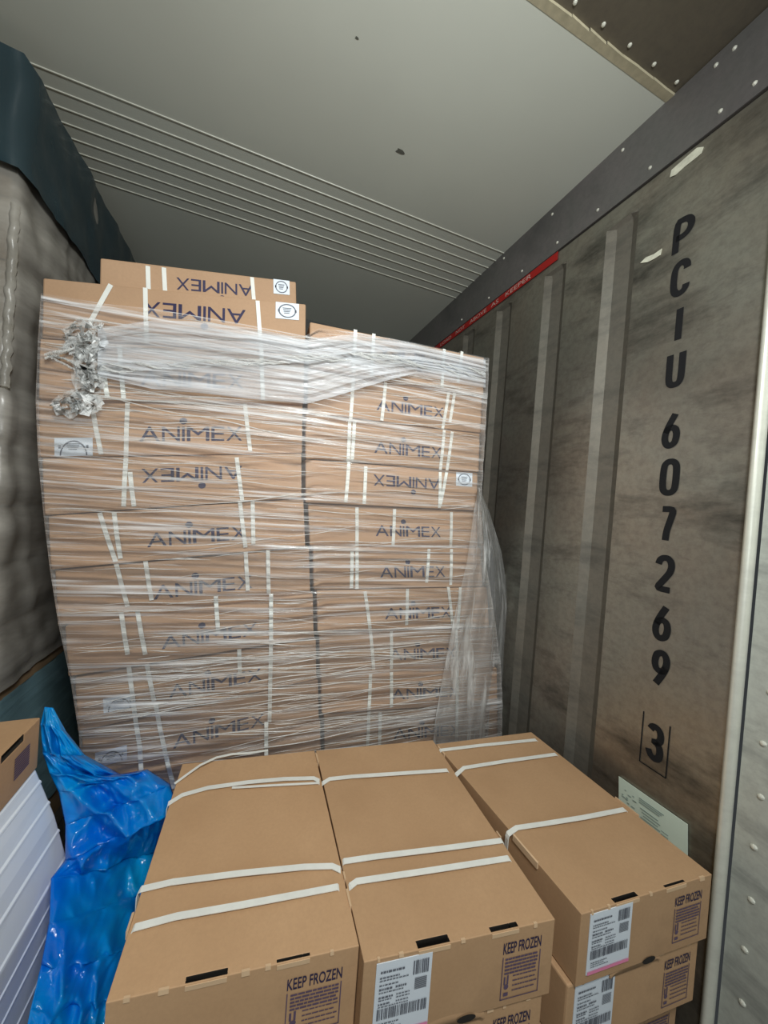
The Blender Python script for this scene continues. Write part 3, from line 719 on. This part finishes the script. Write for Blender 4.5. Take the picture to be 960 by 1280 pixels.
for i in range(10):
    for col in 'LR':
        A, Bq, X0, X1 = (Lleft, Lright, Lx, Lxr) if col == 'L' else (Rleft, Rright, Rx, Rxr)
        jy = 0.012*math.sin(i*2.3+(0 if col == 'L' else 1.7))
        g = 0.7; x0 = (X0[i]+X0[i+1])/2+(0 if i else 0); x1 = (X1[i]+X1[i+1])/2-0.8
        jx = [0, -1, -2, 0, 1, 0, 1, 0, -1, 0][i]
        q = [fp(X0[i+1]*.6+X0[i]*.4+jx*.5, A[i+1]-g, jy), fp(X1[i+1]*.6+X1[i]*.4-1, Bq[i+1]-g, jy), fp(X1[i]*.7+X1[i+1]*.3-1, Bq[i], jy), fp(X0[i]*.7+X0[i+1]*.3+jx*.5, A[i], jy)]
        st = (Lst if col == 'L' else Rst)[i]; inv = (Linv if col == 'L' else Rinv)[i]
        extra = {('L', 0): 'with a slanting loose strap', ('L', 2): 'with a round seal sticker', ('R', 3): 'with a round seal sticker'}.get((col, i), 'logo upside down' if inv else 'logo upright')
        lab = 'wrapped carton in the %s column, %s, %s' % ('left' if col == 'L' else 'right', ordw[i], extra)
        stack_carton(col, i, q, .42, inv, [(fp(a, b, jy), fp(c, d, jy)) for a, b, c, d in st], lab, stick.get((col, i)))
# carton lying on top, set back a little
def tp_(px, py, y): return ony(px, py, y)
q = [tp_(124, 383, 1.33), tp_(371, 399, 1.33), tp_(370, 352, 1.33), tp_(125, 322, 1.33)]
# rest it on the top-left carton
stack_carton('T', 1, q, .40, 1, [(tp_(185, 333, 1.33), tp_(187, 384, 1.33)), (tp_(205, 335, 1.33), tp_(208, 386, 1.33)), (tp_(315, 347, 1.33), tp_(319, 395, 1.33))],
             'bare strapped carton lying on top of the wrapped stack, highest of all, unwrapped', (.865, .96, .62, .99))
# hidden lower tiers down to the pallet
zb = -0.93; lows = []
for k in range(3):
    for col, x0, x1 in (('left', -.46, .27), ('right', .275, .99)):
        z1 = zb-0.004-k*.12-(0.03 if col == 'right' else 0.03)
        if z1-.118 < ZF+.13: continue
        r = empty('strapped_carton', ((x0+x1)/2, 1.44, z1-.118), 'low carton in the %s column of the stack, %s, behind front cartons' % (col, ordw[10+k]), 'carton', sg)
        box('carton_body', x0, x1, 1.235, 1.65, z1-.118, z1, M['card2'], r, bevel=.004)
        for x in (x0+.2, x1-.2): box('strap', x-.006, x+.006, 1.2325, 1.2345, z1-.118, z1, M['strap'], r)
pallet(-.50, 1.03, 1.235, 1.72, -1.325, 1.47-1.325, 'wooden pallet under the tall wrapped stack')

# ---- stretch film around the stack
def lerp(tab, x):
    if x <= tab[0][0]: return tab[0][1]
    for (a, b), (c, d) in zip(tab, tab[1:]):
        if x <= c: return b+(d-b)*(x-a)/(c-a)
    return tab[-1][1]
LE = list(zip(Lleft, Lx)); RE = list(zip(Rright, Rxr))
TOP = [(45, 366), (130, 380), (190, 386), (240, 394), (310, 406), (383, 420), (400, 410), (450, 416), (520, 428), (575, 440), (612, 447)]
def fn(x, y, z): return noise.noise(Vector((x, y, z)))
def sheet(name, nu, nv, fpos, mat, parent, smooth=True, **k):
    V = [fpos(i/nu, j/nv) for j in range(nv+1) for i in range(nu+1)]
    Fc = [(j*(nu+1)+i, j*(nu+1)+i+1, (j+1)*(nu+1)+i+1, (j+1)*(nu+1)+i) for j in range(nv) for i in range(nu)]
    return mk(name, V, Fc, mat, parent, smooth=smooth, **k)
def film_pos(u, v):
    s = (u-.08)/.84; sc = min(1, max(0, s))
    pyl = 366+(1000-366)*v; pyr = 447+(950-447)*v
    top = lerp(TOP, 47+565*sc)
    bot = 1000-60*sc
    py = top+(bot-top)*v
    xl = lerp(LE, py)-2.5; xr = lerp(RE, py)+1.5
    px = xl+(xr-xl)*sc
    slant = 0.10*math.sin(7*v+1.0)*sc+0.06*sc
    w1 = fn(sc*2.2, (v+slant*.35)*42, 3.1); w2 = fn(sc*3.5, (v-slant*.5)*95, 9.7); w3 = fn(sc*14, v*30, 5.5)
    off = 0.016+0.0055*(1-abs(w1)*2.2)+0.0028*w2+0.0015*w3
    if s < 0 or s > 1:
        e = (-s if s < 0 else s-1)/.095; p = fp(px, py, off); p = p.copy(); p[1] += e*.40
        p[0] += (-1 if s < 0 else 1)*(0.012+0.004*w1-(.03*e if s < 0 else .0)); return p
    return fp(px, py, off)
sheet('film_sheet', 150, 420, film_pos, M['film'], stack)
# folds: thin drawn-out pleats of doubled film
def pleats(seed, n, ymin, ymax, dens, name, wmin=.0008, wmax=.0028):
    rnd = random.Random(seed); B = Bag()
    for k in range(n):
        vy = rnd.uniform(ymin, ymax); L = rnd.choice((40, 70, 120, 200, 320)); x0 = rnd.uniform(45, 600)
        sl = lerp([(380, .14), (470, .10), (560, .03), (680, -.02), (800, -.03), (880, -.09), (960, -.16)], vy)+rnd.gauss(0, .05)
        pts = []; m_ = max(4, int(L/14)); ph = rnd.uniform(0, 6)
        for i in range(m_+1):
            px = x0+L*i/m_; py = vy+sl*L*i/m_+1.2*math.sin(ph+i*.7)
            if px < lerp(LE, py)-2 or px > lerp(RE, py)+2 or py < lerp(TOP, px)+2: continue
            pts.append(fp(px, py, .0235+.002*math.sin(i+ph)))
        if len(pts) < 3: continue
        w = rnd.uniform(wmin, wmax); tube(B, pts, [w*(.25+.75*math.sin(math.pi*i/(len(pts)-1))) for i in range(len(pts))], 5)
    return B.build(name, M['fold'], stack, smooth=True, kind='stuff')
pleats(1, 300, 390, 960, 1, 'film_pleats', .0005, .0020)
pleats(5, 110, 840, 965, 1, 'film_pleats', .0006, .002)
pleats(9, 90, 395, 500, 1, 'film_pleats', .0006, .0022)
# roped bands twisted across the upper tiers
def rope(name, path, wid, seed, strands=7):
    B = Bag(); rnd = random.Random(seed)
    for s in range(strands):
        ph = rnd.uniform(0, 6.28); fq = rnd.uniform(.03, .07); pts = []; rad = []
        n = 90
        for i in range(n+1):
            t = i/n; L = t*(len(path)-1); a = min(int(L), len(path)-2); q = L-a
            px = path[a][0]*(1-q)+path[a+1][0]*q; py = path[a][1]*(1-q)+path[a+1][1]*q
            ww = wid*(path[a][2]*(1-q)+path[a+1][2]*q)
            th = ph+px*fq
            pts.append(fp(px, py+ww*math.sin(th)+.8*rnd.uniform(-1, 1), .030+.010*math.cos(th))); rad.append(.0028*(.6+.6*rnd.random()))
        tube(B, pts, rad, 5)
    return B.build(name, M['fold'], stack, smooth=True, kind='stuff')
rope('film_rope', [(128, 462, 1.6), (180, 457, 1.1), (250, 455, .8), (320, 452, .8), (383, 447, .9), (450, 446, 1.0), (520, 452, 1.1), (607, 470, 1.2)], 5, 3, 6)
#rope('film_rope', [(150, 424, .3), (200, 430, .3), (300, 428, .6), (383, 424, 1.2), (430, 422, 1.5), (480, 428, 1.5), (530, 440, 1.6), (605, 462, 1.4)], 6, 4, 5)
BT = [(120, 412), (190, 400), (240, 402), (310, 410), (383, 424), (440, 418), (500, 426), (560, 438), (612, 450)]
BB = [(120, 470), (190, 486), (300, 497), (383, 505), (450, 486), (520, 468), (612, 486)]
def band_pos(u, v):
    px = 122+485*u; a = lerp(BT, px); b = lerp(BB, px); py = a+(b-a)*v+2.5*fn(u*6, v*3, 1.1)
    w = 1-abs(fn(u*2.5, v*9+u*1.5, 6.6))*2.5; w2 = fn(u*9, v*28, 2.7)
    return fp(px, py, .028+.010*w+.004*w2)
sheet('film_glare_band', 130, 120, band_pos, M['band'], stack)  # extra film layer, whitened to imitate a light reflection
# torn knot of bunched film at the left
def knot(cx, cy, rx, ry, seed, n=26, d=.05):
    rnd = random.Random(seed); B = Bag()
    for k in range(n):
        pts = []; a0 = rnd.uniform(0, 6.28); a = a0; r = rnd.uniform(.3, 1)
        for i in range(16):
            a += rnd.uniform(.15, .6); r = min(1, max(.1, r+rnd.uniform(-.25, .25)))
            pts.append(fp(cx+rx*r*math.cos(a), cy+ry*r*math.sin(a), .024+d*(1-r*r)*rnd.uniform(.3, 1)))
        # ribbons of film: flat crumpled bands
        v = []; 
        for i, p in enumerate(pts):
            o = np.array([rnd.uniform(-1, 1), rnd.uniform(-.5, .5), rnd.uniform(-1, 1)])*.013; v += [p-o, p+o]
        B.add(v, [(2*i, 2*i+1, 2*i+3, 2*i+2) for i in range(15)])
    return B.build('film_knot', M['knot'], stack, smooth=True, kind='stuff')
knot(106, 425, 25, 26, 2, 9, .03); knot(110, 466, 20, 32, 3, 9, .03); knot(96, 506, 30, 14, 4, 7, .02)
rope('film_rope', [(56, 446, .6), (75, 438, 1.0), (100, 425, 1.4), (115, 418, .8)], 5, 8, 5)
rope('film_rope', [(60, 446, .6), (80, 452, 1.0), (100, 460, 1.2), (118, 464, .8)], 4, 11, 4)
# loose sheet hanging down the right-hand side
HL = [(610, 598), (640, 592), (700, 584), (760, 570), (830, 556), (900, 544), (960, 538)]
HR = [(610, 599), (640, 612), (690, 627), (730, 633), (760, 637), (800, 634), (840, 633), (890, 627), (960, 622)]
def hang(u, v):
    py = 610+345*v; a = lerp(HL, py); b = lerp(HR, py); px = a+(b-a)*u
    fold = fn(u*7+v*1.2, v*2.2, 4.4); f2 = fn(u*20, v*9, 7.7)
    y = 1.165-.012*math.sin(u*3)+.018*fold+.006*f2
    if u > .72: y += (u-.72)*.55
    return ony(px+1.5*fold*u, py, y)
sheet('hanging_film', 46, 110, hang, M['hang'], stack)

# ------------------------------------------------------------------ tall wrapped load on the left
tz0, tz1 = -.66, 1.245; TX = -.765; TY = 1.425
th = (tz1-tz0)/10
for i in range(10):
    for k, (y0, y1) in enumerate(((TY, 1.93), (1.94, 2.45))):
        j = random.uniform(-.008, .004)
        r = empty('carton', (TX-.25+j, (y0+y1)/2, tz1-th*(i+1)), 'carton inside the tall cloudy-wrapped load at left, %s tier, %s one' % (ordw[i], 'nearer' if k == 0 else 'farther'), 'carton', 'cartons inside the tall wrapped load')
        box('carton_body', TX-.52+j, TX+j, y0, y1, tz1-th*(i+1)+.003, tz1-th*i-.003, M['card3'], r, bevel=.006)
        box('lid_edge', TX-.52+j-.001, TX+j+.002, y0-.002, y1+.001, tz1-th*i-.03, tz1-th*i-.0035, M['card3'], r)
tw = empty('cloudy_wrap', (TX-.2, 1.9, tz0), 'cloudy stretch film and dark blue top sheet around the tall left load', 'film')
def tower_pos(u, v):
    z = tz0-.02+(tz1-tz0+.03)*v
    s = u*1.6-.54             # <0 on the front face, >0 on the right face
    n1 = fn(s*5, z*3.2, 1.7); n2 = fn(s*2.2, z*11, 6.1); n3 = fn(s*16, z*12, 2.2)
    tier = abs(math.sin(math.pi*(z-tz0)/th)); d = .010+.012*n1+.006*n2+.004*n3+.016*tier**.5+.006*(1-abs(fn(s*9+z, z*2.5, 7.1))*3)
    if s < 0: return np.array([TX+s*1.0+(.012+d)*max(0, 1+s*6), TY-.012-d, z])
    return np.array([TX+.012+d, TY-.010+s*.98-.008*(1 if s < .02 else 0), z])
sheet('film_sheet', 90, 150, tower_pos, M['haze'], tw)
def cap_pos(u, v):
    s = u*1.6-.54; zb_ = .92+.05*fn(s*4, 1, 1)-(.05*max(0, s)); z = zb_+(tz1+.012-zb_)*v
    d = .050+.014*fn(s*7, z*5, 8.8)+.008*fn(s*20, z*9, 3)
    if s < 0: return np.array([TX+s+d*min(1, max(0, 1+s*6)), TY-.012-d, z])
    return np.array([TX+d, TY-.012+s*.98, z])
sheet('blue_top_sheet', 60, 40, cap_pos, M['cap'], tw)
sheet('corner_roll', 8, 60, lambda u, v: np.array([TX+.022+.012*math.cos(u*6.28)+.008*fn(1, v*22, 3), TY-.03+.012*math.sin(u*6.28)+.006*fn(7, v*18, 3), .28+.55*v]), M['haze'], tw)
# pallet deck between the two loads and the teal-wrapped load under it
pallet(-1.50, TX+.02, 1.44, 2.46, -.66, .065, 'wooden pallet between the tall load and the teal-wrapped load at left')
lowx = TX+.01
for i in range(4):
    hh = (-.728-(ZF+.13))/4
    r = empty('carton', (lowx-.3, 1.9, ZF+.13+hh*i), 'carton inside the teal-wrapped lower load at left, %s' % ('lowest tier', 'second tier up', 'third tier up', 'top tier')[i], 'carton', 'cartons inside the teal-wrapped load')
    box('carton_body', lowx-.6, lowx, 1.45, 2.4, ZF+.13+hh*i+.001, ZF+.13+hh*(i+1)-.001, M['card3'], r, bevel=.006)
pallet(-1.50, lowx, 1.45, 2.45, ZF+.13, .13, 'wooden pallet on the floor under the teal-wrapped load')
tl = empty('teal_wrap', (lowx, 1.9, ZF+.13), 'teal stretch film wrapped round the lower left load', 'film')
def teal_pos(u, v):
    s = u*1.3-.32; z = ZF+.14+(-.722-(ZF+.14))*v; d = .012+.012*fn(s*4, z*8+s*6, 2.2)+.004*fn(s*9, z*30+s*20, 5)
    if s < 0: return np.array([lowx+s*1.2, 1.44-d, z])
    return np.array([lowx+d, 1.438+s*.95, z])
sheet('film_sheet', 70, 90, teal_pos, M['teal'], tl)

# ------------------------------------------------------------------ white load with a brown carton on top (near left)
wX = -.478; wT = -.728
wl = empty('white_container', (wX-.4, 1.0, ZF+.12), 'white plastic-faced load with long ridges, below the brown carton at left', 'container')
def bulge(z): return lerp([(-1.34, .075), (-.98, .075), (-.86, .045), (-.728, 0)], z)
V = []; zs = [ZF+.12, -1.15, -.98, -.86, -.79, wT]
for y in (.30, .7, 1.10):
    V += [(wX-.006+bulge(z)*(.6+.4*y/1.1), y, z) for z in zs]+[(wX-.80, y, wT), (wX-.80, y, ZF+.12)]
n_ = 8
Fc = [(8*j+k, 8*j+(k+1) % 8, 8*j+8+(k+1) % 8, 8*j+8+k) for j in range(2) for k in range(8)]+[tuple(range(8)), tuple(range(16, 24))]
mk('container_body', V, Fc, M['white'], wl, bevel=.006)
for i in range(8):
    z = wT-.035-.068*i; v = []
    for y in (.31, .7, 1.095):
        for (a, d) in ((-.006, -.001), (-.002, .0022), (.002, .0022), (.006, -.001)): zz = z+a+.015*math.sin(i*1.7)*(y-.46); v.append((wX-.006+d+bulge(zz)*(.6+.4*y/1.1), y, zz))
    mk('side_ridge', v, [(j+o, j+1+o, j+5+o, j+4+o) for j in range(3) for o in (0, 4)], M['white'], wl)
pallet(wX-.80, wX-.02, .32, 1.10, ZF+.12, .12, 'wooden pallet on the floor under the white container')
zt = -.598
br = empty('carton', (wX-.24, .9, wT), 'brown carton with slotted edge on the white container at left', 'carton')
x1 = wX-.004
V = []; ys = [.70, .80, .87, .96, 1.035, 1.10]; Fc = []; mi = []
for y in ys: V += [(x1-.47, y, zt), (x1-.012, y, zt), (x1, y, zt-.001), (x1, y, zt-.017), (x1, y, wT+.001), (x1-.47, y, wT+.001)]
for j in range(len(ys)-1):
    a = 6*j; b = a+6
    for k in range(6):
        q = (a+k, a+(k+1) % 6, b+(k+1) % 6, b+k)
        if j in (1, 3) and k == 2:
            n0 = len(V); V += [(V[i][0]-.03, V[i][1], V[i][2]) for i in q]; Fc += [(q[t], q[(t+1) % 4], n0+(t+1) % 4, n0+t) for t in range(4)]+[(n0, n0+1, n0+2, n0+3)]; mi += [1]*5
        else: Fc.append(q); mi.append(0)
Fc += [(0, 1, 2, 3, 4, 5), tuple(range(len(V[:6*len(ys)])-6, 6*len(ys)))]; mi += [0, 0]
mk('carton_body', V, Fc, None, br, mats=[M['card'], M['hole']], fmi=mi, bevel=.002)
sd = Decal((x1, .70, wT), (x1, 1.10, wT), (x1, 1.10, zt), (x1, .70, zt))
if sd.n[0] < 0: sd.n = -sd.n
B = Bag()
for i in range(9): sd.rect(B, .76, .90, .66-.045*i, .69-.045*i)
for i in range(3): sd.rect(B, .52, .60, .75-.06*i, .78-.06*i)
B.build('handling_print', M['violet'], br, kind='stuff')

# ------------------------------------------------------------------ blue polythene bag in the gap
rowsB = [((56, 884), (66, 885), 1.16, 1.16), ((51, 905), (82, 914), 1.15, 1.15), ((54, 940), (106, 944), 1.14, 1.15), ((62, 965), (150, 968), 1.12, 1.15),
         ((74, 990), (184, 962), 1.10, 1.14), ((82, 1030), (212, 980), 1.08, 1.12), ((82, 1075), (222, 1010), 1.05, 1.06), ((64, 1098), (212, 1055), 1.0, -.20),
         ((62, 1150), (200, 1110), .94, -.20), ((52, 1205), (182, 1165), .88, -.205), ((38, 1262), (165, 1225), .82, -.21), ((25, 1330), (140, 1310), .76, -.22), ((10, 1420), (110, 1420), .70, -.23)]
RB = [(ony(*r[0], r[2]), (ony(*r[1], r[3]) if r[3] > 0 else onx(*r[1], r[3]))) for r in rowsB]
def bag_pos(u, v):
    L = v*(len(rowsB)-1); a = min(int(L), len(rowsB)-2); q = L-a; q = q*q*(3-2*q)
    p0 = RB[a][0]*(1-q)+RB[a+1][0]*q; p1 = RB[a][1]*(1-q)+RB[a+1][1]*q; p = p0*(1-u)+p1*u
    e = math.sin(math.pi*u)**.5*min(1, v*6)
    w = 1-abs(fn(u*1.9+v*1.5, v*6.5-u*1.2, 3.3))*2.4; w2 = 1-abs(fn(u*4+v*6, v*16-u*3, 8.1))*2.4; w3 = 1-abs(fn(u*9-v*9, v*36+u*8, 1.9))*2.4
    d = e*(.050*w+.022*w2+.005*w3)
    nrm = np.array([.2, -.85, .5])
    return p+nrm*d
bag = sheet('blue_bag', 90, 200, bag_pos, M['blue'], None, label='crumpled shiny blue plastic bag stuffed in the gap beside the front cartons', cat='plastic bag')
m_ = bag.modifiers.new('thickness', 'SOLIDIFY'); m_.thickness = .0008
